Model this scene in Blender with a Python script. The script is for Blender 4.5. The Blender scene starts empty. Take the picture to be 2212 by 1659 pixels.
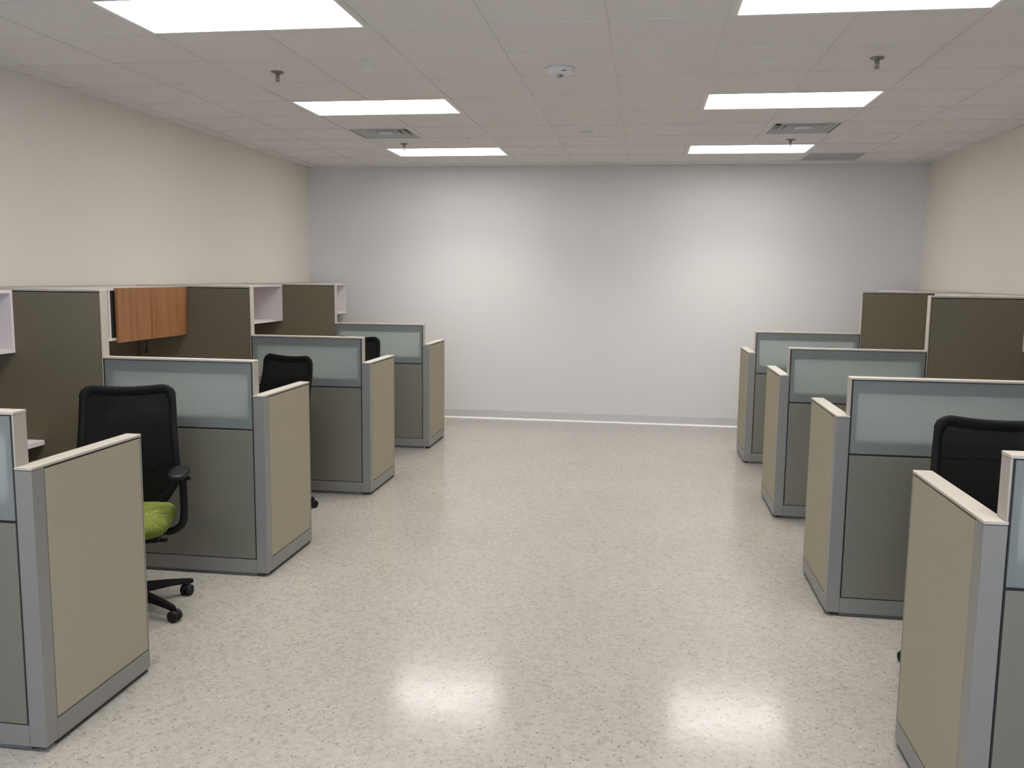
import bpy, bmesh, math, random
from mathutils import Vector, Matrix
random.seed(7)
S = bpy.context.scene
COL = S.collection
PI = math.pi

# ------------------------------------------------------------------ camera
cam_data = bpy.data.cameras.new('camera')
cam_data.sensor_width = 36.0
cam_data.lens = 36.0 * 1897.4 / 2212.0
cam_data.clip_start = 0.05
cam = bpy.data.objects.new('camera', cam_data); COL.objects.link(cam)
CR = Vector((0.98900451, 0.14745706, 0.01124732))
CU = Vector((-0.02903856, 0.11906332, 0.99246193))
CF = Vector((-0.14500638, 0.98187593, -0.1220361))
m = Matrix((CR, CU, -CF)).transposed().to_4x4()
m.translation = Vector((0, 0, 1.717))
cam.matrix_world = m
S.camera = cam

# ------------------------------------------------------------------ view
S.view_settings.view_transform = 'Standard'
S.view_settings.look = 'None'
S.view_settings.gamma = 1.0
S.view_settings.use_curve_mapping = False
S.view_settings.exposure = 0.12
S.cycles.max_bounces = 10
S.cycles.diffuse_bounces = 6
S.cycles.sample_clamp_indirect = 6.0

# ------------------------------------------------------------------ sky outside the window behind the camera
W = bpy.data.worlds.new('daylight'); S.world = W; W.use_nodes = True
bg = W.node_tree.nodes['Background']
bg.inputs[0].default_value = (0.40, 0.62, 1.0, 1); bg.inputs[1].default_value = 5.5

LAMP_WATTS = 15.0      # each ceiling troffer
DIFFUSER = 10.0         # glow of each diffuser

# ------------------------------------------------------------------ room numbers
H = 2.990; XW0 = -4.048; XW1 = 3.036; YB = 10.375; YF = -2.6
GX = -2.665; GY = 4.6054; T = 0.6096
XL = -2.066; XR = 0.975
TH = 0.065
LEFT_Y = [2.688, 4.573, 6.490, 8.394]
RIGHT_Y = [2.598, 4.538, 6.404, 8.314]
H_WING, H_MID, H_TALL = 1.043, 1.236, 1.615

# ------------------------------------------------------------------ materials
def lin(c):
    c = c / 255.0
    return c / 12.92 if c <= 0.04045 else ((c + 0.055) / 1.055) ** 2.4
def rgb(r, g, b): return (lin(r), lin(g), lin(b), 1)

def mat(name, col, rough=0.5, metal=0.0, spec=0.5):
    mt = bpy.data.materials.new(name); mt.use_nodes = True
    b = mt.node_tree.nodes['Principled BSDF']
    b.inputs['Base Color'].default_value = col
    b.inputs['Roughness'].default_value = rough
    b.inputs['Metallic'].default_value = metal
    b.inputs['Specular IOR Level'].default_value = spec
    return mt
def nodes(mt): return mt.node_tree.nodes, mt.node_tree.links, mt.node_tree.nodes['Principled BSDF']
def coords(mt, scale=(1, 1, 1), kind='Object'):
    n, l, b = nodes(mt)
    tc = n.new('ShaderNodeTexCoord'); mp = n.new('ShaderNodeMapping')
    mp.inputs['Scale'].default_value = scale
    l.new(tc.outputs[kind], mp.inputs['Vector'])
    return mp.outputs['Vector']
def ramp(mt, fac, stops):
    n, l, b = nodes(mt)
    r = n.new('ShaderNodeValToRGB'); l.new(fac, r.inputs['Fac'])
    e = r.color_ramp.elements
    while len(e) < len(stops): e.new(0.5)
    for k, (p, c) in enumerate(stops):
        e[k].position = p; e[k].color = c
    return r.outputs['Color']
def mixc(mt, fac, a, c, mode='MIX'):
    n, l, b = nodes(mt)
    x = n.new('ShaderNodeMix'); x.data_type = 'RGBA'; x.blend_type = mode
    for s, v in ((x.inputs[0], fac), (x.inputs[6], a), (x.inputs[7], c)):
        if hasattr(v, 'is_linked') or hasattr(v, 'links'): l.new(v, s)
        else: s.default_value = v
    return x.outputs[2]
def noise_tex(mt, vec, scale, detail=3, rough=0.5):
    n, l, b = nodes(mt)
    t = n.new('ShaderNodeTexNoise'); t.inputs['Scale'].default_value = scale
    t.inputs['Detail'].default_value = detail; t.inputs['Roughness'].default_value = rough
    l.new(vec, t.inputs['Vector']); return t.outputs['Fac']
def bump(mt, h, strength, dist):
    n, l, b = nodes(mt)
    bp = n.new('ShaderNodeBump'); bp.inputs['Strength'].default_value = strength
    bp.inputs['Distance'].default_value = dist
    l.new(h, bp.inputs['Height']); l.new(bp.outputs['Normal'], b.inputs['Normal'])

def fabric(name, c1, c2):
    mt = mat(name, c1, 0.92, 0, 0.2)
    n, l, b = nodes(mt)
    v = coords(mt)
    f = noise_tex(mt, v, 420, 2, 0.6)
    l.new(ramp(mt, f, [(0.3, c1), (0.7, c2)]), b.inputs['Base Color'])
    bump(mt, f, 0.25, 0.001)
    return mt
M = {}
M['wall'] = mat('wall_paint', (0.725, 0.69, 0.62, 1), 0.75, 0, 0.3)
nn = nodes(M['wall']); bump(M['wall'], noise_tex(M['wall'], coords(M['wall']), 260, 2), 0.08, 0.001)
M['wall_back'] = mat('wall_paint_cool_lit', (0.675, 0.667, 0.65, 1), 0.75, 0, 0.3)  # wall paint with the far wall's cooler light put into the colour
M['tile'] = mat('ceiling_tile', (0.74, 0.72, 0.70, 1), 0.95, 0, 0.1)
_v = coords(M['tile']); _f = noise_tex(M['tile'], _v, 160, 4, 0.7)
nodes(M['tile'])[1].new(ramp(M['tile'], _f, [(0.33, (0.69, 0.67, 0.65, 1)), (0.5, (0.745, 0.725, 0.705, 1))]), nodes(M['tile'])[2].inputs['Base Color'])
bump(M['tile'], _f, 0.2, 0.001)
M['grid'] = mat('grid_white', (0.69, 0.67, 0.65, 1), 0.5)
M['fixture'] = mat('fixture_white', (0.78, 0.77, 0.76, 1), 0.4)
M['base'] = mat('cove_vinyl', (0.56, 0.55, 0.53, 1), 0.28)
M['toe_glint'] = mat('toe_glint_white', (0.85, 0.84, 0.82, 1), 0.25)  # bright reflection along the cove toe, painted on as a white strip

# speckled vinyl tile floor
fl = mat('speckled_floor', (0.6, 0.57, 0.52, 1), 0.2, 0, 0.5); M['floor'] = fl
n, l, b = nodes(fl)
v = coords(fl)
def voro(vec, scale, rnd=1.0):
    t = n.new('ShaderNodeTexVoronoi'); t.inputs['Scale'].default_value = scale
    t.inputs['Randomness'].default_value = rnd; l.new(vec, t.inputs['Vector']); return t
def math_node(op, a, c=None):
    x = n.new('ShaderNodeMath'); x.operation = op
    for s, q in ((x.inputs[0], a), (x.inputs[1], c)):
        if q is None: continue
        if hasattr(q, 'links'): l.new(q, s)
        else: s.default_value = q
    return x.outputs[0]
def sepr(c):
    s = n.new('ShaderNodeSeparateColor'); l.new(c, s.inputs[0]); return s.outputs
# warp the coordinates a little so chips are irregular
wn = n.new('ShaderNodeTexNoise'); wn.inputs['Scale'].default_value = 60; l.new(v, wn.inputs['Vector'])
va = n.new('ShaderNodeVectorMath'); va.operation = 'MULTIPLY_ADD'
l.new(wn.outputs['Color'], va.inputs[0]); va.inputs[1].default_value = (0.012, 0.012, 0); l.new(v, va.inputs[2])
wv = va.outputs[0]
big = voro(wv, 55)
s1 = sepr(big.outputs['Color'])
base_c = ramp(fl, s1[0], [(0.0, (0.300, 0.278, 0.245, 1)), (0.35, (0.342, 0.322, 0.287, 1)), (0.8, (0.355, 0.336, 0.300, 1)), (1.0, (0.368, 0.352, 0.318, 1))])
small = voro(wv, 84)
s2 = sepr(small.outputs['Color'])
dark = math_node('MULTIPLY', math_node('GREATER_THAN', s2[0], 0.80), math_node('LESS_THAN', small.outputs['Distance'], 0.37))
c2 = mixc(fl, math_node('MULTIPLY', dark, math_node('MULTIPLY', s2[1], 0.85)), base_c, (0.115, 0.10, 0.08, 1))
sm3 = voro(wv, 130)
s3 = sepr(sm3.outputs['Color'])
lightc = math_node('MULTIPLY', math_node('GREATER_THAN', s3[1], 0.93), math_node('LESS_THAN', sm3.outputs['Distance'], 0.4))
c3 = mixc(fl, math_node('MULTIPLY', lightc, 0.35), c2, (0.60, 0.58, 0.54, 1))
blot = noise_tex(fl, v, 1.3, 3, 0.6)
c4 = mixc(fl, 1.0, c3, ramp(fl, blot, [(0.3, (0.93, 0.93, 0.93, 1)), (0.7, (1, 1, 1, 1))]), 'MULTIPLY')
br = n.new('ShaderNodeTexBrick'); br.offset = 0; br.inputs['Scale'].default_value = 1
br.inputs['Brick Width'].default_value = 0.6096; br.inputs['Row Height'].default_value = 0.6096
br.inputs['Mortar Size'].default_value = 0.0012; br.inputs['Mortar Smooth'].default_value = 0.3
br.inputs['Color1'].default_value = (1, 1, 1, 1); br.inputs['Color2'].default_value = (1, 1, 1, 1); br.inputs['Mortar'].default_value = (0.86, 0.86, 0.86, 1)
l.new(v, br.inputs['Vector'])
c5 = mixc(fl, 1.0, c4, br.outputs['Color'], 'MULTIPLY')
l.new(c5, b.inputs['Base Color'])
rn = noise_tex(fl, v, 5, 3, 0.6)
mr = n.new('ShaderNodeMapRange'); l.new(rn, mr.inputs[0]); mr.inputs[3].default_value = 0.125; mr.inputs[4].default_value = 0.20
l.new(mr.outputs[0], b.inputs['Roughness'])
bump(fl, noise_tex(fl, v, 14, 2, 0.5), 0.12, 0.004)

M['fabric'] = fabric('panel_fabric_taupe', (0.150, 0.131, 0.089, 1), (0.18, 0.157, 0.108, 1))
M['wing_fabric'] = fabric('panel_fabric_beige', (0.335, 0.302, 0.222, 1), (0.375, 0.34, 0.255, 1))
M['paint'] = mat('panel_paint_silver', (0.255, 0.25, 0.235, 1), 0.38, 0.25)
M['lower'] = mat('panel_lower_tile', (0.195, 0.190, 0.155, 1), 0.42, 0.2)
_f = noise_tex(M['lower'], coords(M['lower']), 300, 2); bump(M['lower'], _f, 0.1, 0.001)
M['cap'] = mat('panel_cap', (0.46, 0.425, 0.37, 1), 0.35, 0.0)
M['cap_shaded'] = mat('panel_cap_shaded', (0.385, 0.355, 0.305, 1), 0.4)  # cap colour darkened: shade of the upright faces painted into the end trims
M['dark'] = mat('panel_core_dark', (0.02, 0.02, 0.02, 1), 0.7)
M['core'] = mat('panel_core_grey', (0.14, 0.15, 0.145, 1), 0.6)
M['white'] = mat('white_laminate', (0.74, 0.69, 0.69, 1), 0.4)
M['bin_shade'] = mat('bin_shade_black', (0.015, 0.015, 0.016, 1), 0.6)  # black standing in for the shade behind the wood door
M['black'] = mat('black_plastic', (0.006, 0.006, 0.0065, 1), 0.55, 0, 0.18)
M['blackm'] = mat('black_rubber', (0.006, 0.006, 0.0065, 1), 0.55, 0, 0.35)
M['steel'] = mat('steel', (0.30, 0.28, 0.26, 1), 0.3, 0.9)
M['red'] = mat('bulb_amber', (0.16, 0.10, 0.08, 1), 0.3)
M['detector'] = mat('detector_plastic', (0.60, 0.60, 0.61, 1), 0.45)
M['disc'] = mat('disc_plastic', (0.74, 0.73, 0.72, 1), 0.5)
M['vent'] = mat('vent_metal', (0.60, 0.61, 0.58, 1), 0.4)
M['duct'] = mat('duct_dark', (0.04, 0.045, 0.04, 1), 0.8)

# wood door
wd = mat('wood_veneer', (0.35, 0.17, 0.075, 1), 0.42); M['wood'] = wd
n, l, b = nodes(wd)
v = coords(wd, (1, 1, 0.035))
f1 = noise_tex(wd, v, 26, 5, 0.62); f2 = noise_tex(wd, v, 210, 3, 0.6)
a1 = ramp(wd, f1, [(0.30, (0.235, 0.098, 0.037, 1)), (0.50, (0.345, 0.158, 0.065, 1)), (0.72, (0.40, 0.195, 0.085, 1))])
l.new(mixc(wd, 0.35, a1, ramp(wd, f2, [(0.35, (0.55, 0.52, 0.5, 1)), (0.6, (1, 1, 1, 1))]), 'MULTIPLY'), b.inputs['Base Color'])

# green seat cloth with pale swirling threads
gr = mat('green_seat_cloth', (0.2, 0.27, 0.05, 1), 0.9, 0, 0.2); M['green'] = gr
n, l, b = nodes(gr)
v = coords(gr)
wn = n.new('ShaderNodeTexNoise'); wn.inputs['Scale'].default_value = 9; l.new(v, wn.inputs['Vector'])
va = n.new('ShaderNodeVectorMath'); va.operation = 'MULTIPLY_ADD'
l.new(wn.outputs['Color'], va.inputs[0]); va.inputs[1].default_value = (0.16, 0.16, 0.16); l.new(v, va.inputs[2])
vt = n.new('ShaderNodeTexVoronoi'); vt.feature = 'DISTANCE_TO_EDGE'; vt.inputs['Scale'].default_value = 8
l.new(va.outputs[0], vt.inputs['Vector'])
mk = ramp(gr, vt.outputs['Distance'], [(0.0, (1, 1, 1, 1)), (0.018, (0, 0, 0, 1))])
gb = ramp(gr, noise_tex(gr, v, 12, 3), [(0.35, (0.105, 0.128, 0.022, 1)), (0.65, (0.15, 0.18, 0.033, 1))])
l.new(mixc(gr, mk, gb, (0.24, 0.27, 0.10, 1)), b.inputs['Base Color'])
bump(gr, noise_tex(gr, v, 500, 2), 0.2, 0.001)

# frosted glass: scatters light through, faint sheen
fg = bpy.data.materials.new('frosted_glass'); fg.use_nodes = True; M['glass'] = fg
n = fg.node_tree.nodes; l = fg.node_tree.links; n.clear()
o = n.new('ShaderNodeOutputMaterial')
tr = n.new('ShaderNodeBsdfTranslucent'); tr.inputs[0].default_value = (0.94, 0.97, 0.96, 1)
df = n.new('ShaderNodeBsdfDiffuse'); df.inputs[0].default_value = (0.50, 0.535, 0.525, 1)
gl = n.new('ShaderNodeBsdfGlossy'); gl.inputs['Roughness'].default_value = 0.18
mx = n.new('ShaderNodeMixShader'); mx.inputs[0].default_value = 0.30
rf = n.new('ShaderNodeBsdfRefraction'); rf.inputs['Color'].default_value = (0.92, 0.97, 0.96, 1)
rf.inputs['Roughness'].default_value = 0.55; rf.inputs['IOR'].default_value = 1.15
mrf = n.new('ShaderNodeMixShader'); mrf.inputs[0].default_value = 0.35
l.new(tr.outputs[0], mrf.inputs[1]); l.new(rf.outputs[0], mrf.inputs[2]); l.new(mrf.outputs[0], mx.inputs[1]); l.new(df.outputs[0], mx.inputs[2])
fr = n.new('ShaderNodeFresnel'); fr.inputs[0].default_value = 1.5
m2 = n.new('ShaderNodeMixShader'); l.new(fr.outputs[0], m2.inputs[0])
l.new(mx.outputs[0], m2.inputs[1]); l.new(gl.outputs[0], m2.inputs[2])
l.new(m2.outputs[0], o.inputs[0])

# the unetched side and the edges of a pane stay clear
cg = bpy.data.materials.new('clear_glass'); cg.use_nodes = True; M['clear'] = cg
n = cg.node_tree.nodes; l = cg.node_tree.links; n.clear()
o = n.new('ShaderNodeOutputMaterial'); tp = n.new('ShaderNodeBsdfTransparent'); tp.inputs[0].default_value = (0.95, 0.98, 0.97, 1)
gl = n.new('ShaderNodeBsdfGlossy'); gl.inputs['Roughness'].default_value = 0.02
mx = n.new('ShaderNodeMixShader'); mx.inputs[0].default_value = 0.04
l.new(tp.outputs[0], mx.inputs[1]); l.new(gl.outputs[0], mx.inputs[2]); l.new(mx.outputs[0], o.inputs[0])

# chair back mesh: open knit, mostly black
ms = mat('chair_knit', (0.007, 0.007, 0.0075, 1), 0.75, 0, 0.12); M['knit'] = ms
n, l, b = nodes(ms)
v = coords(ms, (1, 1, 1))
sx = n.new('ShaderNodeSeparateXYZ'); l.new(v, sx.inputs[0])
def mth(op, a, c):
    x = n.new('ShaderNodeMath'); x.operation = op
    for s, q in ((x.inputs[0], a), (x.inputs[1], c)):
        if hasattr(q, 'links'): l.new(q, s)
        else: s.default_value = q
    return x.outputs[0]
hole = mth('GREATER_THAN', mth('FRACT', mth('MULTIPLY', sx.outputs[2], 210.0), 0.0), 0.62)
hole2 = mth('GREATER_THAN', mth('FRACT', mth('MULTIPLY', sx.outputs[0], 260.0), 0.0), 0.35)
al = mth('SUBTRACT', 1.0, mth('MULTIPLY', mth('MULTIPLY', hole, hole2), 0.55))
l.new(al, b.inputs['Alpha'])

# light diffuser
em = bpy.data.materials.new('diffuser_glow'); em.use_nodes = True; M['glow'] = em
n = em.node_tree.nodes; l = em.node_tree.links; n.clear()
o = n.new('ShaderNodeOutputMaterial'); e = n.new('ShaderNodeEmission')
e.inputs[0].default_value = (1.0, 0.975, 0.95, 1); e.inputs[1].default_value = DIFFUSER
l.new(e.outputs[0], o.inputs[0])
wg = mat('window_glass', (1, 1, 1, 1), 0.0); M['wglass'] = wg
wg.node_tree.nodes['Principled BSDF'].inputs['Transmission Weight'].default_value = 1.0
wg.node_tree.nodes['Principled BSDF'].inputs['IOR'].default_value = 1.1

# ------------------------------------------------------------------ helpers
def box(bm, x0, x1, y0, y1, z0, z1, bev=0.0, seg=2):
    if x0 > x1: x0, x1 = x1, x0
    if y0 > y1: y0, y1 = y1, y0
    if z0 > z1: z0, z1 = z1, z0
    vs = [bm.verts.new((x, y, z)) for z in (z0, z1) for y in (y0, y1) for x in (x0, x1)]
    fs = [(0, 2, 3, 1), (4, 5, 7, 6), (0, 1, 5, 4), (2, 6, 7, 3), (0, 4, 6, 2), (1, 3, 7, 5)]
    faces = [bm.faces.new([vs[i] for i in f]) for f in fs]
    if bev > 0:
        es = list({e for f in faces for e in f.edges})
        bmesh.ops.bevel(bm, geom=es, offset=bev, segments=seg, affect='EDGES', profile=0.5)
def bm_boxes(*bs, bev=0.0):
    bm = bmesh.new()
    for q in bs: box(bm, *q, bev=bev)
    return bm
def obj(name, bm, material, parent=None, smooth=False, mods=None):
    me = bpy.data.meshes.new(name)
    bmesh.ops.recalc_face_normals(bm, faces=bm.faces)
    bm.to_mesh(me); bm.free()
    for mt in (material if isinstance(material, (list, tuple)) else [material]): me.materials.append(mt)
    if smooth:
        for p in me.polygons: p.use_smooth = True
    o = bpy.data.objects.new(name, me); COL.objects.link(o)
    if parent: o.parent = parent
    return o
def auto(o, ang=40):
    for p in o.data.polygons: p.use_smooth = True
    try: o.data.set_sharp_from_angle(angle=math.radians(ang))
    except Exception: pass
    return o
def thing(name, label, cat, loc=(0, 0, 0), rz=0, group=None):
    o = bpy.data.objects.new(name, None); COL.objects.link(o)
    o.empty_display_size = 0.1
    o.location = loc; o.rotation_euler = (0, 0, rz)
    o['label'] = label; o['category'] = cat
    if group: o['group'] = group
    return o
def tag(o, label, cat, group=None):
    o['label'] = label; o['category'] = cat
    if group: o['group'] = group
    return o
def struct(name, bm, material, parent=None):
    o = obj(name, bm, material, parent)
    if parent is None: o['kind'] = 'structure'
    return o
def copy_tree(o, parent=None):
    c = o.copy(); COL.objects.link(c)
    c.parent = parent
    for ch in list(o.children): copy_tree(ch, c)
    return c
def lathe(bm, prof, seg=32, center=(0, 0, 0), axis='Z'):
    rings = []
    for r, z in prof:
        ring = []
        for k in range(seg):
            a = 2 * PI * k / seg
            p = (r * math.cos(a), r * math.sin(a), z)
            if axis == 'X': p = (z, r * math.cos(a), r * math.sin(a))
            if axis == 'Y': p = (r * math.cos(a), z, r * math.sin(a))
            ring.append(bm.verts.new(Vector(p) + Vector(center)))
        rings.append(ring)
    for a, c in zip(rings, rings[1:]):
        for k in range(seg):
            bm.faces.new([a[k], a[(k + 1) % seg], c[(k + 1) % seg], c[k]])
    bm.faces.new(rings[0]); bm.faces.new(rings[-1])
def sweep(bm, pts, rx, ry, seg=12, closed=False, up=Vector((0, 0, 1)), scales=None):
    """tube of elliptical section along pts; rx across (side), ry along 'up' hint"""
    pts = [Vector(p) for p in pts]; N = len(pts); rings = []
    for i, p in enumerate(pts):
        if closed: t = pts[(i + 1) % N] - pts[i - 1]
        else: t = pts[min(i + 1, N - 1)] - pts[max(i - 1, 0)]
        t.normalize()
        side = t.cross(up)
        if side.length < 1e-3: side = t.cross(Vector((1, 0, 0)))
        side.normalize(); u = side.cross(t).normalized()
        s = scales[i] if scales else 1
        rings.append([bm.verts.new(p + side * rx * s * math.cos(2 * PI * k / seg) + u * ry * s * math.sin(2 * PI * k / seg)) for k in range(seg)])
    rng = range(N) if closed else range(N - 1)
    for i in rng:
        a = rings[i]; c = rings[(i + 1) % N]
        for k in range(seg):
            bm.faces.new([a[k], a[(k + 1) % seg], c[(k + 1) % seg], c[k]])
    if not closed:
        bm.faces.new(rings[0]); bm.faces.new(rings[-1])
def spline(pts, n=8):
    P = [Vector(p) for p in pts]; out = []
    for i in range(len(P) - 1):
        p0 = P[max(i - 1, 0)]; p1 = P[i]; p2 = P[i + 1]; p3 = P[min(i + 2, len(P) - 1)]
        for k in range(n):
            t = k / n
            out.append(0.5 * ((2 * p1) + (-p0 + p2) * t + (2 * p0 - 5 * p1 + 4 * p2 - p3) * t * t + (-p0 + 3 * p1 - 3 * p2 + p3) * t ** 3))
    out.append(P[-1]); return out

# ------------------------------------------------------------------ room shell
WT = 0.12
struct('floor', bm_boxes((XW0 - WT, XW1 + WT, YF - WT, YB + WT, -0.1, 0)), M['floor'])
struct('wall_left', bm_boxes((XW0 - WT, XW0, YF, YB, 0, H + .02)), M['wall'])
struct('wall_right', bm_boxes((XW1, XW1 + WT, YF, YB, 0, H + .02)), M['wall'])
struct('wall_back', bm_boxes((XW0 - WT, XW1 + WT, YB, YB + WT, 0, H + .02)), M['wall_back'])
# wall behind the camera with a wide window
WX0, WX1, WZ0, WZ1 = -2.3, 1.4, 0.75, 2.45
struct('wall_front', bm_boxes((XW0 - WT, WX0, YF - WT, YF, 0, H + .02), (WX1, XW1 + WT, YF - WT, YF, 0, H + .02),
                              (WX0, WX1, YF - WT, YF, 0, WZ0), (WX0, WX1, YF - WT, YF, WZ1, H + .02)), M['wall'])
wf = bmesh.new()
for a in ((WX0, WX0 + .05, WZ0, WZ1), (WX1 - .05, WX1, WZ0, WZ1), (WX0, WX1, WZ0, WZ0 + .05), (WX0, WX1, WZ1 - .05, WZ1),
          ((WX0 + WX1) / 2 - .03, (WX0 + WX1) / 2 + .03, WZ0, WZ1)):
    box(wf, a[0], a[1], YF - .09, YF - .03, a[2], a[3])
win = struct('window_1', wf, M['fixture'])
pane = obj('window_pane', bm_boxes((WX0 + .05, WX1 - .05, YF - .064, YF - .058, WZ0 + .05, WZ1 - .05)), M['wglass'], win)
portal = bpy.data.lights.new('window_portal', 'AREA'); portal.shape = 'RECTANGLE'
portal.size = WX1 - WX0; portal.size_y = WZ1 - WZ0; portal.cycles.is_portal = True
po = bpy.data.objects.new('window_portal', portal); COL.objects.link(po)
po.location = ((WX0 + WX1) / 2, YF - .1, (WZ0 + WZ1) / 2); po.rotation_euler = (PI / 2, 0, 0)

def cove(name, p0, p1, nrm):
    """vinyl cove base from p0 to p1, nrm = direction into the room"""
    bm = bmesh.new()
    prof = [(0, 0.102), (0.003, 0.101), (0.0035, 0.02), (0.006, 0.010), (0.012, 0.004), (0.020, 0.001), (0.020, 0.0), (0, 0)]
    d = [[bm.verts.new(Vector((p[0] + nrm[0] * o_, p[1] + nrm[1] * o_, z))) for o_, z in prof] for p in (p0, p1)]
    for k in range(len(prof)):
        bm.faces.new([d[0][k], d[0][(k + 1) % len(prof)], d[1][(k + 1) % len(prof)], d[1][k]])
    bm.faces.new(d[0]); bm.faces.new(d[1])
    o = struct(name, bm, [M['base'], M['toe_glint']])
    for p in o.data.polygons:
        if p.center.z < 0.012 : p.material_index = 1
    return o
cove('baseboard_back', (XW0, YB), (XW1, YB), (0, -1))
cove('baseboard_left', (XW0, YF), (XW0, YB - .02), (1, 0))
cove('baseboard_right', (XW1, YF), (XW1, YB - .02), (-1, 0))

# ceiling: lay-in tiles in a T-bar grid; fixtures take up some cells
LIGHTS = [(c, r) for r in (-9, -5, -1, 3, 7) for c in (0, 5)]
VENTS = [(0, 5), (6, 5)]; RETURN = (7, 8)
taken = set()
for c, r in LIGHTS: taken |= {(c, r), (c + 1, r)}
taken |= set(VENTS) | {RETURN}
bm = bmesh.new()
for i in range(-3, 10):
    for j in range(-13, 11):
        if (i, j) in taken: continue
        x0 = max(GX + i * T, XW0); x1 = min(GX + (i + 1) * T, XW1)
        y0 = max(GY + j * T, YF); y1 = min(GY + (j + 1) * T, YB)
        if x1 - x0 < 0.02 or y1 - y0 < 0.02: continue
        box(bm, x0 + .0005, x1 - .0005, y0 + .0005, y1 - .0005, H + .003, H + .02, bev=0)
box(bm, XW0 - WT, XW1 + WT, YF - WT, YB + WT, H + .16, H + .2)
ceil = struct('ceiling', bm, M['tile'])
bm = bmesh.new()
g = 0.012
for i in range(-2, 10):
    x = GX + i * T
    if not (XW0 < x < XW1): continue
    # main runner, broken where it would cross a troffer's middle
    spans = []; y = YF
    for (c, r) in sorted(LIGHTS, key=lambda q: q[1]):
        if c + 1 == i:
            spans.append((y, GY + r * T)); y = GY + (r + 1) * T
    spans.append((y, YB))
    for a, c_ in spans: box(bm, x - g, x + g, a, c_, H - .003, H + .006)
for j in range(-12, 11):
    y = GY + j * T
    if YF < y < YB: box(bm, XW0, XW1, y - g * .95, y + g * .95, H - .002, H + .0055)
obj('ceiling_grid', bm, M['grid'], ceil)
bm = bm_boxes((XW0, XW0 + .022, YF, YB, H - .004, H + .006), (XW1 - .022, XW1, YF, YB, H - .004, H + .006),
              (XW0, XW1, YB - .022, YB, H - .004, H + .006), (XW0, XW1, YF, YF + .022, H - .004, H + .006))
struct('cap_shaded_1', bm, M['grid'])

# ------------------------------------------------------------------ ceiling troffers
def make_troffer(label, c, r):
    cx = GX + (c + 1) * T; cy = GY + (r + .5) * T
    t = thing('ceiling_light', label, 'ceiling light', (cx, cy, H), 0, 'recessed ceiling lights')
    w, d = T - .012, T / 2 - .012; q = 0.020
    bm = bm_boxes((-w, w, -d, -d + q, -.001, .014), (-w, w, d - q, d, -.001, .014), (-w, -w + q, -d + q, d - q, -.001, .014), (w - q, w, -d + q, d - q, -.001, .014), bev=.001)
    obj('frame', bm, M['fixture'], t)
    dif = obj('diffuser', bm_boxes((-w + q, w - q, -d + q, d - q, .004, .009)), M['glow'], t)
    dif['label'] = 'glowing white diffuser panel'
    obj('housing', bm_boxes((-w, w, -d, d, .016, .09)), M['fixture'], t)
    L = bpy.data.lights.new('troffer_light', 'AREA'); L.shape = 'RECTANGLE'; L.size = 2 * (w - q); L.size_y = 2 * (d - q)
    L.energy = LAMP_WATTS; L.color = (1.0, 0.955, 0.90); L.spread = math.radians(112)
    lo = bpy.data.objects.new('lamp', L); COL.objects.link(lo); lo.parent = t; lo.location = (0, 0, -.004)
    return t
side = {0: 'left', 5: 'right'}
for c, r in LIGHTS:
    s = side[c]
    lab = {-1: 'large bright ceiling light at the top edge of the photo, %s column' % s,
           3: 'bright recessed ceiling light, middle one of the %s column' % s,
           7: 'bright recessed ceiling light nearest the back wall, %s column' % s,
           -5: 'recessed ceiling light just above the camera, %s column' % s,
           -9: 'recessed ceiling light behind the camera, %s column' % s}[r]
    make_troffer(lab, c, r)

# ------------------------------------------------------------------ air vents
def make_vent(label, c, r):
    cx = GX + (c + .5) * T; cy = GY + (r + .5) * T
    t = thing('ceiling_vent', label, 'air vent', (cx, cy, H), 0, 'square air diffusers')
    h = T / 2 - .012
    obj('duct_box', bm_boxes((-h, h, -h, h, .085, .09), (-h, -h + .004, -h, h, .01, .085), (h - .004, h, -h, h, .01, .085),
                             (-h, h, -h, -h + .004, .01, .085), (-h, h, h - .004, h, .01, .085)), M['duct'], t)
    def ring(bm, so, si, zo, zi, th=.0015):
        a = [bm.verts.new((x * so, y * so, zo)) for x, y in ((-1, -1), (1, -1), (1, 1), (-1, 1))]
        b_ = [bm.verts.new((x * si, y * si, zi)) for x, y in ((-1, -1), (1, -1), (1, 1), (-1, 1))]
        a2 = [bm.verts.new((v_.co.x, v_.co.y, v_.co.z + th * 2)) for v_ in a]
        b2 = [bm.verts.new((v_.co.x, v_.co.y, v_.co.z + th * 2)) for v_ in b_]
        for k in range(4):
            j = (k + 1) % 4
            bm.faces.new([a[k], a[j], b_[j], b_[k]]); bm.faces.new([a2[k], a2[j], b2[j], b2[k]])
            bm.faces.new([a[k], a[j], a2[j], a2[k]]); bm.faces.new([b_[k], b_[j], b2[j], b2[k]])
    bm = bmesh.new(); ring(bm, h, h - .028, -.002, -.002); obj('frame', bm, M['vent'], t)
    for k, (so, si) in enumerate(((h - .040, h - .068), (h - .100, h - .128), (h - .160, h - .188))):
        bm = bmesh.new(); ring(bm, so, si, .0, .066); ring(bm, so + .005, so, .002, .002); obj('louver', bm, M['vent'], t)
    obj('center_plate', bm_boxes((-.062, .062, -.062, .062, .004, .008)), M['vent'], t)
    return t
make_vent('square four-way air vent in the ceiling behind the middle left light', 0, 5)
make_vent('square four-way air vent in the ceiling behind the middle right light', 6, 5)
cx = GX + (RETURN[0] + .5) * T; cy = GY + (RETURN[1] + .5) * T
t = thing('return_grille', 'flat grey-green return air grille in the ceiling near the far right corner', 'air vent', (cx, cy, H))
h = T / 2 - .012
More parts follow.
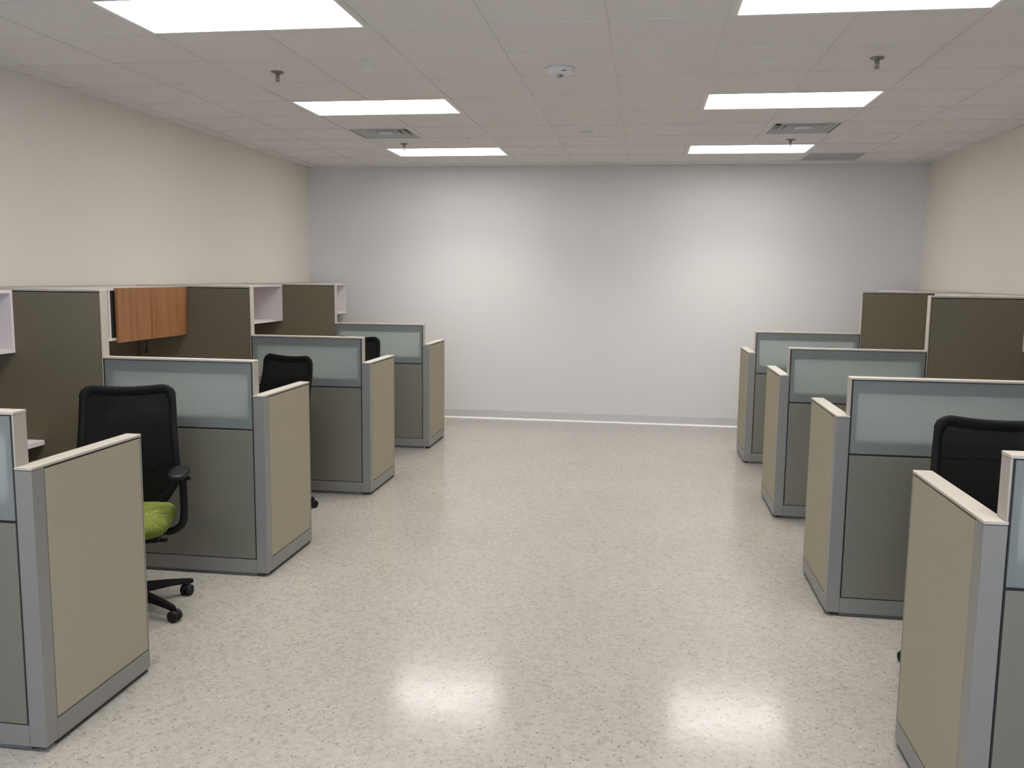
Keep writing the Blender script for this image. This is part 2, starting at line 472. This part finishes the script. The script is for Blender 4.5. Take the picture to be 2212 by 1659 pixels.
obj('frame', bm_boxes((-h, h, -h, -h + .018, -.001, .008), (-h, h, h - .018, h, -.001, .008), (-h, -h + .018, -h + .018, h - .018, -.001, .008), (h - .018, h, -h + .018, h - .018, -.001, .008)), M['vent'], t)
bm = bmesh.new()
k = -h + .018
while k < h - .018:
    box(bm, k, k + .0022, -h + .018, h - .018, 0, .012); box(bm, -h + .018, h - .018, k, k + .0022, 0.0005, .0125); k += .0145
obj('eggcrate_core', bm, M['vent'], t)
obj('duct_box', bm_boxes((-h, h, -h, h, .03, .034)), M['duct'], t)

# ------------------------------------------------------------------ sprinklers, cover discs, detectors
def make_sprinkler(label, x, y):
    t = thing('fire_sprinkler', label, 'sprinkler', (x, y, H), 0, 'ceiling fire sprinklers')
    bm = bmesh.new(); lathe(bm, [(.040, 0), (.040, -.003), (.034, -.008), (.022, -.010), (.013, -.010)], 28)
    auto(obj('escutcheon', bm, M['steel'], t))
    bm = bmesh.new(); lathe(bm, [(.013, -.006), (.013, -.020), (.009, -.022), (.008, -.030)], 20)
    box(bm, -.012, -.008, -.003, .003, -.052, -.024); box(bm, .008, .012, -.003, .003, -.052, -.024); box(bm, -.012, .012, -.003, .003, -.028, -.022)
    box(bm, -.012, .012, -.003, .003, -.056, -.051)
    obj('body', bm, M['steel'], t)
    bm = bmesh.new(); lathe(bm, [(.003, -.028), (.003, -.051)], 10); obj('bulb', bm, M['red'], t)
    bm = bmesh.new()
    lathe(bm, [(.004, -.056), (.017, -.0565), (.017, -.058), (.004, -.060)], 20)
    obj('deflector', bm, M['steel'], t)
make_sprinkler('small metal fire sprinkler hanging in front of the middle left light', GX + .5 * T + .01, GY + 1.5 * T)
make_sprinkler('small metal fire sprinkler hanging in front of the middle right light', GX + 6.5 * T, GY + 1.5 * T)
make_sprinkler('small metal fire sprinkler beside the far left light', GX + .5 * T, GY + 6.5 * T + .01)
make_sprinkler('small metal fire sprinkler beside the far right light', GX + 6.5 * T, GY + 6.5 * T + .01)
def make_disc(label, x, y):
    t = thing('cover_plate', label, 'cover plate', (x, y, H + .004), 0, 'round ceiling cover plates')
    bm = bmesh.new(); lathe(bm, [(.040, 0), (.040, -.006), (.037, -.010), (.022, -.012)], 32)
    auto(obj('plate', bm, M['disc'], t))
    bm = bmesh.new(); lathe(bm, [(.020, -.011), (.018, -.016), (.010, -.019)], 24); auto(obj('hub', bm, M['disc'], t))
make_disc('round white ceiling cover plate in front of the middle left light', GX + 1.5 * T, GY + 1.5 * T)
make_disc('round white ceiling cover plate in front of the middle right light', GX + 5.5 * T, GY + 1.5 * T)
make_disc('faint round white cover plate by the far left light', GX + 1.5 * T, GY + 6.5 * T)
make_disc('faint round white cover plate by the far right light', GX + 5.5 * T, GY + 6.5 * T)
t = thing('smoke_detector', 'large round white smoke detector with grey sensor cage, mid ceiling', 'smoke detector', (-.548, 5.60, H + .004))
bm = bmesh.new(); lathe(bm, [(.070, 0), (.090, 0), (.092, -.006), (.090, -.010)], 48); auto(obj('mounting_ring', bm, M['detector'], t))
bm = bmesh.new(); lathe(bm, [(.090, -.009), (.088, -.020), (.080, -.032), (.070, -.038), (.050, -.041), (.034, -.041)], 48); auto(obj('housing', bm, M['disc'], t))
bm = bmesh.new()
for k in range(8):
    a = 2 * PI * k / 8; x, y = .026 * math.cos(a), .026 * math.sin(a)
    sweep(bm, [(x, y, -.039), (x * .95, y * .95, -.054), (x * .5, y * .5, -.060)], .003, .003, 8)
lathe(bm, [(.016, -.058), (.016, -.062), (.004, -.063)], 20)
obj('sensor_cage', bm, M['detector'], t)
bm = bmesh.new(); lathe(bm, [(.011, -.040), (.011, -.055)], 16); obj('sensor', bm, M['core'], t)
obj('indicator_slot', bm_boxes((.012, .045, -.0795, -.072, -.034, -.030)), M['red'], t)
t = thing('small_detector', 'small round white detector on the ceiling between the far lights', 'detector', (-.544, 8.0, H + .004))
bm = bmesh.new(); lathe(bm, [(.062, 0), (.063, -.008), (.058, -.013), (.034, -.016)], 40); auto(obj('base_plate', bm, M['detector'], t))
bm = bmesh.new(); lathe(bm, [(.032, -.015), (.030, -.028), (.020, -.034), (.008, -.036)], 32); auto(obj('dome', bm, M['disc'], t))

# ------------------------------------------------------------------ cubicle partitions
def make_partition(label, y0, sgn, x0, u_mid, u_end):
    """sgn -1: cubicle lies toward the left wall, +1 toward the right wall"""
    t = thing('cubicle_partition', label, 'partition', (x0, y0, 0))
    B = lambda u0, u1, a, c, z0, z1: (sgn * u0, sgn * u1, a, c, z0, z1)
    WL = 0.672; s = .004; Z0 = .020; ZK = .098
    # corner post
    obj('corner_post', bm_boxes(B(0, TH, 0, TH, Z0, H_WING - .013), bev=.0015), M['paint'], t)
    # wing along the aisle
    wing = obj('wing_frame', bm_boxes(B(.008, TH - .008, TH + .001, WL - .008, 0.002, H_WING - .014)), M['dark'], t)
    obj('end_trim', bm_boxes(B(.0, TH, WL - .007, WL, Z0, H_WING - .013), bev=.001), M['paint'], wing)
    for u0, u1 in ((0, .009), (TH - .009, TH)):
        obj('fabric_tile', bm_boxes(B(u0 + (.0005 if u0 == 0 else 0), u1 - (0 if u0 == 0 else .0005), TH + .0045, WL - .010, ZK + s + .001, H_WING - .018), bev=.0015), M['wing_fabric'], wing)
        obj('kick_plate', bm_boxes(B(u0, u1, TH + .0006, WL - .0075, Z0, ZK)), M['paint'], wing)
    cap = bm_boxes(B(-.001, TH + .001, -.001, WL + .001, H_WING - .011, H_WING), bev=.002)
    obj('top_cap', cap, M['cap'], wing)
    # glazed section across
    ua, ub = TH, u_mid
    zg0, zg1 = .852, 1.2205
    bm = bmesh.new()
    q = .033
    for bb in (B(ua + .002, ub - .002, .010, TH - .010, .002, zg0 + .060), B(ua + .002, ub - .002, .010, TH - .010, zg1 - .066, H_MID - .014),
               B(ua + .002, ua + q, .010, TH - .010, zg0 + .06, zg1 - .066), B(ub - q, ub - .002, .010, TH - .010, zg0 + .06, zg1 - .066)):
        box(bm, *bb)
    gz = obj('glazed_frame', bm, M['core'], t)
    obj('seam_backing', bm_boxes(B(ua + .001, ub - .001, .0085, .0098, .02, zg0 - .0), B(ua + .001, ub - .001, TH - .0098, TH - .0085, .02, zg0)), M['dark'], gz)
    obj('end_trim', bm_boxes(B(ua - .008, ua - .001, .0, TH, H_WING + .0005, H_MID - .012), bev=.001), M['cap_shaded'], gz)
    obj('edge_gasket', bm_boxes(B(ua - .001, ua + .003, .001, TH - .001, H_WING + .0005, H_MID - .012), B(ua + .003, ub, .001, .008, zg1 + .001, H_MID - .0125),
                                B(ub - .004, ub, .002, TH - .002, .02, H_MID - .0125),
                                B(ua + .003, ua + .006, .003, TH - .003, .10, H_MID - .0125), B(ua + .006, ub - .004, .004, .0085, zg0 - .0105, zg0 - .0005)), M['dark'], gz)
    for k, (a, c) in enumerate(((0, .006), (TH - .006, TH))):
        gp = obj('glass_pane', bm_boxes(B(ua + .0075, ub - .008, a + .001 * (1 - k), c - .001 * k, zg0, zg1)), [M['glass'], M['clear']], gz)
        for p in gp.data.polygons: p.material_index = 0 if p.normal.y * (1 if k else -1) > .5 else 1
        gp['label'] = 'frosted glass pane'
        obj('lower_tile', bm_boxes(B(ua + .0075, ub - .008, a, c + (.003 if k == 0 else 0), ZK + s + .001, zg0 - .011), bev=.0012), M['lower'], gz)
        obj('kick_plate', bm_boxes(B(ua + .0008, ub - .001, a, c + (.003 if k == 0 else 0), Z0, ZK)), M['paint'], gz)
    obj('top_cap', bm_boxes(B(ua - .009, ub - .001, -.001, TH + .001, H_MID - .0115, H_MID), bev=.002), M['cap'], gz)
    # tall section to the wall
    ua, ub = u_mid, u_end
    tl = obj('tall_frame', bm_boxes(B(ua + .008, ub - .002, .010, TH - .010, .002, H_TALL - .014)), M['dark'], t)
    obj('end_trim', bm_boxes(B(ua + .0, ua + .007, 0, TH, Z0, H_TALL - .0125), bev=.001), M['cap_shaded'], tl)
    for a, c in ((0, .009), (TH - .009, TH)):
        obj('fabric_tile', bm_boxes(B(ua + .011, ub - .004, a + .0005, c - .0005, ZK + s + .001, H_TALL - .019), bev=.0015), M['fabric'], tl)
        obj('kick_plate', bm_boxes(B(ua + .0075, ub - .002, a, c, Z0, ZK)), M['paint'], tl)
    obj('top_cap', bm_boxes(B(ua - .001, ub, -.001, TH + .001, H_TALL - .012, H_TALL), bev=.002), M['cap'], tl)
    return t
order = ['nearest to the camera', 'second from the camera', 'third from the camera', 'farthest, next to the back wall']
SPL = XW0 + .067; SPR = XW1 - .067
for k, y in enumerate(LEFT_Y):
    make_partition('L-shaped cubicle partition with frosted glass, left row, ' + order[k], y, -1, XL, .960, XL - SPL - .001)
for k, y in enumerate(RIGHT_Y):
    make_partition('L-shaped cubicle partition with frosted glass, right row, ' + order[k], y, 1, XR, .974, SPR - XR - .001)

def make_spine(label, sgn, xw, ys):
    t = thing('wall_partition', label, 'partition', (xw, ys[0], 0))
    B = lambda u0, u1, a, c, z0, z1: (-sgn * u0, -sgn * u1, a - ys[0], c - ys[0], z0, z1)
    yy = [ys[0] - 1.9 + TH] + [y + TH / 2 for y in ys] + [YB - .004]
    for a, c in zip(yy, yy[1:]):
        f = obj('panel_section', bm_boxes(B(.008, .056, a + .002, c - .002, .002, H_TALL - .014)), M['dark'], t)
        obj('fabric_tile', bm_boxes(B(.056, .065, a + .004, c - .004, .103, H_TALL - .019), bev=.0015), M['fabric'], f)
        obj('kick_plate', bm_boxes(B(.056, .065, a + .003, c - .003, .016, .098)), M['paint'], f)
        obj('top_cap', bm_boxes(B(.004, .0658, a + .0015, c - .0015, H_TALL - .012, H_TALL), bev=.002), M['cap'], f)
make_spine('long low partition running along the left wall behind the cubicles', 1 * -1, XW0, LEFT_Y)
make_spine('long low partition running along the right wall behind the cubicles', 1, XW1, RIGHT_Y)

# ------------------------------------------------------------------ overhead bins
def make_bin(label, sgn, xs, ya, yb, door='near'):
    """xs: spine face x; bin stands out toward the aisle by D"""
    t = thing('overhead_bin', label, 'storage bin', (xs, ya, 0), 0, None)
    D = .411; z0, z1 = 1.247, 1.606; w = yb - ya; th = .018; mid = .857
    B = lambda u0, u1, a, c, q0, q1: (-sgn * u0, -sgn * u1, a, c, q0, q1)
    bm = bm_boxes(B(.001, D, 0, w, z0, z0 + th), B(.001, D, 0, w, z1 - th, z1),
                  B(.001, D, 0, th, z0 + th, z1 - th), B(.001, D, w - th, w, z0 + th, z1 - th), B(.001, .012, th, w - th, z0 + th, z1 - th), B(.012, D - .001, mid - .009, mid + .009, z0 + th, z1 - th))
    obj('body', bm, M['white'], t)
    if door == 'near': a, c = .004, mid + .01
    else: a, c = mid + .053, w - .004
    d = obj('sliding_door', bm_boxes(B(D + .004, D + .023, a, c, z0 - .016, z1 - .001), bev=.001), M['wood'], t)
    d['label'] = 'light brown wood grain sliding door'
    if door != 'near':
        obj('shade_sheet', bm_boxes(B(D - .10, D - .004, mid + .010, w - th - .001, z0 + th + .001, z0 + th + .004), B(D - .02, D - .004, mid + .0095, mid + .3, z0 + th + .004, z1 - th - .002)), M['bin_shade'], t)  # black sheets added where the door only shades the bin
    return t
def bays(ys, end):
    return [(ys[0] + TH + .002, ys[1] - .002), (ys[1] + TH + .002, ys[2] - .002), (ys[2] + TH + .002, ys[3] - .002), (ys[3] + TH + .002, end)]
bl = bays(LEFT_Y, 10.30); brr = bays(RIGHT_Y, 10.24)
make_bin('white overhead bin cut off by the left edge of the photo', -1, SPL, *bl[0])
b2 = make_bin('white overhead bin with a closed wood-grain sliding door, left row', -1, SPL, *bl[1], door='far')
make_bin('white overhead bin with open front in the third left cubicle bay, between two tall partitions', -1, SPL, *bl[2])
make_bin('white overhead bin nearest the back wall, left row', -1, SPL, *bl[3])
make_bin('white overhead bin cut off by the right edge of the photo', 1, SPR, *brr[1])
make_bin('white overhead bin behind the third right tall partition, only its top showing', 1, SPR, *brr[2])
make_bin('white overhead bin behind the farthest right partition, only its top showing', 1, SPR, *brr[3])

# cord under the wood-door bin
cb = bmesh.new()
sweep(cb, spline([(-3.72, 6.17, 1.246), (-3.722, 6.17, 1.20), (-3.716, 6.172, 1.165), (-3.72, 6.17, 1.135)], 5), .0035, .0035, 8)
lathe(cb, [(.008, 1.137), (.010, 1.130), (.010, 1.110), (.006, 1.104)], 12, center=(-3.72, 6.17, 0))
tag(obj('power_cord', cb, M['blackm']), 'short black cord hanging below the wood-door bin', 'cord')

# ------------------------------------------------------------------ desks
def make_desk(label, sgn, xs, ya, yb):
    t = thing('desk', label, 'desk', (xs, ya, 0)); w = yb - ya
    B = lambda u0, u1, a, c, q0, q1: (-sgn * u0, -sgn * u1, a, c, q0, q1)
    obj('desktop', bm_boxes(B(.001, .565, 0, w, .713, .741), bev=.002), M['white'], t)
    for y in (.12, w / 2, w - .14):
        bm = bmesh.new()
        box(bm, *B(.001, .006, y, y + .03, .45, .712)); box(bm, *B(.006, .42, y, y + .03, .700, .7125))
        pts = [(-sgn * .006, y + .015, .47), (-sgn * .36, y + .015, .700)]
        sweep(bm, pts, .006, .012, 8)
        obj('bracket', bm, M['paint'], t)
make_desk('white desktop corner in the nearest left cubicle', -1, SPL, *bl[0])
make_desk('white desk under the wood-door bin, second left cubicle', -1, SPL, *bl[1])
make_desk('white desk in the third left cubicle', -1, SPL, *bl[2])
make_desk('white desk in the nearest right cubicle', 1, SPR, *brr[0])
make_desk('white desk in the second right cubicle', 1, SPR, *brr[1])
make_desk('white desk in the third right cubicle', 1, SPR, *brr[2])

# ------------------------------------------------------------------ task chairs
def back_pt(s, tt, inset=0.0):
    """s -1..1 across, tt 0..1 up; front faces -Y"""
    zt, zb = 1.122, .452
    hw = .232 + .030 * math.sin(PI * min(1, (1 - tt) * .9)) if tt > .25 else .232 + .030 * math.sin(PI * .675) * 1.0
    hw = .227 + .034 * (1 - tt)
    if tt < .22: hw -= .085 * ((.22 - tt) / .22) ** 1.8
    x = s * hw
    a = abs(s)
    def corner(a, s0): return 0 if a <= s0 else 1 - math.sqrt(max(0, 1 - ((a - s0) / (1 - s0)) ** 2))
    top = zt - .016 * (1 - a * a) - .058 * corner(a, .76)
    bot = zb + .075 * corner(a, .55)
    z = bot + (top - bot) * tt
    zz = max(0, (z - .5) / .62)
    y = .205 + .055 * zz - .022 * math.sin(PI * min(1, zz * 1.25)) - .030 * s * s * (.4 + .6 * (1 - zz))
    return Vector((x, y, z))
def make_chair(label, loc, th, base_deg):
    t = thing('task_chair', label, 'office chair', (loc[0], loc[1], 0), math.radians(th), 'black mesh task chairs')
    # seat
    bm = bmesh.new(); N = 48; rings = []
    def outline(k, sc, z, dy=0):
        a = 2 * PI * k / N; ca, sa = math.cos(a), math.sin(a); e = .42
        x = .236 * sc * abs(ca) ** e * (1 if ca > 0 else -1); y = .235 * sc * abs(sa) ** e * (1 if sa > 0 else -1)
        x *= 1 - .10 * max(0, -y / .235) ** 2 * 0 + .0
        drop = .016 * max(0, (-y - .10) / .135) ** 2 * (1 if z > .44 else .6)
        return Vector((x, y - .02 + dy, z - drop))
    for sc, z in ((.80, .432), (.90, .430), (.955, .440), (1.0, .462), (1.0, .480), (.975, .498), (.92, .508), (.75, .512), (.4, .509)):
        rings.append([bm.verts.new(outline(k, sc, z)) for k in range(N)])
    for a, c in zip(rings, rings[1:]):
        for k in range(N): bm.faces.new([a[k], a[(k + 1) % N], c[(k + 1) % N], c[k]])
    bm.faces.new(rings[0]); bm.faces.new(rings[-1])
    st = obj('seat', bm, M['green'], t, smooth=True); st['label'] = 'green patterned seat cushion'
    obj('seat_pan', bm_boxes((-.19, .19, -.19, .18, .392, .428), bev=.008), M['black'], t)
    # back
    bm = bmesh.new(); nx, nz = 28, 30
    gv = [[bm.verts.new(back_pt(-1 + 2 * i / nx, j / nz)) for i in range(nx + 1)] for j in range(nz + 1)]
    for j in range(nz):
        for i in range(nx): bm.faces.new([gv[j][i], gv[j][i + 1], gv[j + 1][i + 1], gv[j + 1][i]])
    k_ = obj('mesh_back', bm, M['knit'], t, smooth=True)
    sl = k_.modifiers.new('thickness', 'SOLIDIFY'); sl.thickness = .003
    loop = [back_pt(-1 + 2 * i / 40, 1) for i in range(40)] + [back_pt(1, 1 - j / 40) for j in range(40)] \
        + [back_pt(1 - 2 * i / 40, 0) for i in range(40)] + [back_pt(-1, j / 40) for j in range(40)]
    # resample the loop evenly
    P = loop + [loop[0]]; d = [0]
    for a, c in zip(P, P[1:]): d.append(d[-1] + (c - a).length)
    out = []; q = 0; n_ = 110
    for k in range(n_):
        s_ = d[-1] * k / n_
        while d[q + 1] < s_: q += 1
        f = (s_ - d[q]) / max(1e-9, d[q + 1] - d[q]); out.append(P[q].lerp(P[q + 1], f))
    cen = sum(out, Vector()) / n_
    out = [p + (cen - p).normalized() * .014 for p in out]
    bm = bmesh.new(); sweep(bm, out, .010, .019, 10, closed=True, up=Vector((0, 0, 1))) if False else None
    # flat oval section lying in the plane of the back
    rings = []
    for i, p in enumerate(out):
        tg = (out[(i + 1) % n_] - out[i - 1]).normalized(); nrm = Vector((0, 1, .1)).normalized()
        sd = tg.cross(nrm).normalized()
        wide = .019 + (.007 if p.z > 1.06 else 0)
        rings.append([bm.verts.new(p + sd * wide * math.cos(2 * PI * k / 12) + nrm * .010 * math.sin(2 * PI * k / 12)) for k in range(12)])
    for i in range(n_):
        a = rings[i]; c = rings[(i + 1) % n_]
        for k in range(12): bm.faces.new([a[k], a[(k + 1) % 12], c[(k + 1) % 12], c[k]])
    obj('back_frame', bm, M['black'], t, smooth=True)
    bm = bmesh.new()
    sweep(bm, spline([(0, .06, .375), (0, .20, .375), (0, .262, .42), (0, .262, .52), (0, .250, .66)], 6), .030, .012, 12, up=Vector((0, 1, .3)))
    sweep(bm, spline([(-.20, .236, .70), (-.10, .246, .665), (0, .250, .655), (.10, .246, .665), (.20, .236, .70)], 6), .010, .016, 10)
    obj('back_support', bm, M['black'], t, smooth=True)
    # arms
    for s in (-1, 1):
        bm = bmesh.new()
        pts = spline([(s * .15, .02, .395), (s * .225, .02, .392), (s * .270, .025, .42), (s * .284, .03, .47), (s * .284, .04, .58), (s * .280, .045, .688)], 6)
        sweep(bm, pts, .019, .024, 12, up=Vector((0, 1, 0)))
        am = obj('arm', bm, M['black'], t, smooth=True)
        bm = bmesh.new(); NN = 32; rr = []
        for sc, z in ((.86, .688), (1, .694), (1, .708), (.9, .715), (.5, .716)):
            rr.append([bm.verts.new((s * .272 + .048 * sc * abs(math.cos(2 * PI * k / NN)) ** .6 * (1 if math.cos(2 * PI * k / NN) > 0 else -1),
                                     -.01 + .125 * sc * abs(math.sin(2 * PI * k / NN)) ** .7 * (1 if math.sin(2 * PI * k / NN) > 0 else -1), z)) for k in range(NN)])
        for a, c in zip(rr, rr[1:]):
            for k in range(NN): bm.faces.new([a[k], a[(k + 1) % NN], c[(k + 1) % NN], c[k]])
        bm.faces.new(rr[0]); bm.faces.new(rr[-1])
        obj('arm_pad', bm, M['blackm'], am, smooth=True)
        bm = bmesh.new(); lathe(bm, [(.010, 0), (.011, .016), (.008, .020)], 14, center=(s * .300 if s > 0 else -.320, .04, .66), axis='X'); auto(obj('height_button', bm, M['black'], am))
    # mechanism
    bm = bm_boxes((-.075, .075, -.11, .11, .335, .384), bev=.01)
    obj('tilt_mechanism', bm, M['black'], t)
    bm = bmesh.new(); sweep(bm, [(.07, -.02, .360), (.17, -.02, .358)], .008, .008, 8); sweep(bm, [(.13, -.02, .358), (.205, -.02, .356)], .014, .009, 10)
    obj('lever', bm, M['black'], t, smooth=True)
    bm = bmesh.new(); lathe(bm, [(.026, .10), (.026, .22), (.019, .222), (.019, .30), (.014, .302), (.014, .338)], 24)
    auto(obj('gas_lift', bm, M['black'], t))
    # star base
    base_l = math.radians(base_deg - th)
    bm = bmesh.new(); lathe(bm, [(.034, .078), (.044, .085), (.044, .115), (.034, .125)], 28)
    bs = auto(obj('base_hub', bm, M['black'], t))
    for k in range(5):
        a = base_l + 2 * PI * k / 5; ca, sa = math.cos(a), math.sin(a)
        bm = bmesh.new(); rings = []
        for r_, hw_, zt_, zb_ in ((.035, .032, .122, .078), (.12, .027, .116, .074), (.22, .021, .102, .072), (.30, .018, .088, .064), (.330, .017, .082, .060), (.345, .010, .078, .062)):
            pr = [(-hw_, zb_), (-hw_ * .95, (zb_ + zt_) / 2), (-hw_ * .6, zt_), (hw_ * .6, zt_), (hw_ * .95, (zb_ + zt_) / 2), (hw_, zb_)]
            rings.append([bm.verts.new((r_ * ca - w_ * sa, r_ * sa + w_ * ca, z_)) for w_, z_ in pr])
        for q1, q2 in zip(rings, rings[1:]):
            for j in range(6): bm.faces.new([q1[j], q1[(j + 1) % 6], q2[(j + 1) % 6], q2[j]])
        bm.faces.new(rings[0]); bm.faces.new(rings[-1])
        auto(obj('leg', bm, M['black'], bs), 50)
        cx, cy = .322 * ca, .322 * sa
        sw = a + (-1.35, 2.2, -1.1, 1.7, .3)[k]; dx, dy = math.cos(sw), math.sin(sw)   # wheel axle direction
        px, py = -dy, dx
        bm = bmesh.new()
        lathe(bm, [(.007, .046), (.007, .068)], 12, center=(cx, cy, 0))
        cst = obj('caster', bm, M['black'], bs)
        bm = bmesh.new()
        for w0, w1 in ((-.026, -.006), (.006, .026)):
            rg = []
            for rad, w_ in ((.018, w0), (.026, w0), (.029, w0 + .003), (.029, w1 - .003), (.026, w1), (.018, w1)):
                rg.append([bm.verts.new((cx + px * .018 + dx * w_ + px * rad * math.cos(b_), cy + py * .018 + dy * w_ + py * rad * math.cos(b_), .0292 + rad * math.sin(b_))) for b_ in [2 * PI * z_ / 24 for z_ in range(24)]])
            for q1, q2 in zip(rg, rg[1:]):
                for j in range(24): bm.faces.new([q1[j], q1[(j + 1) % 24], q2[(j + 1) % 24], q2[j]])
            bm.faces.new(rg[0]); bm.faces.new(rg[-1])
        auto(obj('wheel', bm, M['blackm'], cst), 50)
        bm = bmesh.new(); rg = []
        for w_ in (-.007, .007):
            rg.append([bm.verts.new((cx + px * .018 + dx * w_ + px * .033 * math.cos(b_), cy + py * .018 + dy * w_ + py * .033 * math.cos(b_), .0292 + .0235 * math.sin(b_))) for b_ in [PI * z_ / 12 for z_ in range(13)]])
        for j in range(12): bm.faces.new([rg[0][j], rg[0][j + 1], rg[1][j + 1], rg[1][j]])
        bm.faces.new(rg[0]); bm.faces.new(rg[1]); bm.faces.new([rg[0][0], rg[1][0], rg[1][-1], rg[0][-1]])
        obj('hood', bm, M['black'], cst)
    return t
make_chair('black mesh chair with green seat in the nearest left cubicle', (-2.571, 4.0), 22, -19.8)
make_chair('black mesh chair in the second left cubicle, only back and one wheel showing', (-2.64, 5.855), -20, 37)
make_chair('black mesh chair in the third left cubicle, mostly behind the frosted glass', (-2.73, 7.86), -8, 20)
make_chair('black mesh chair in the nearest right cubicle, cut by the photo edge', (1.475, 3.80), -12, 138)
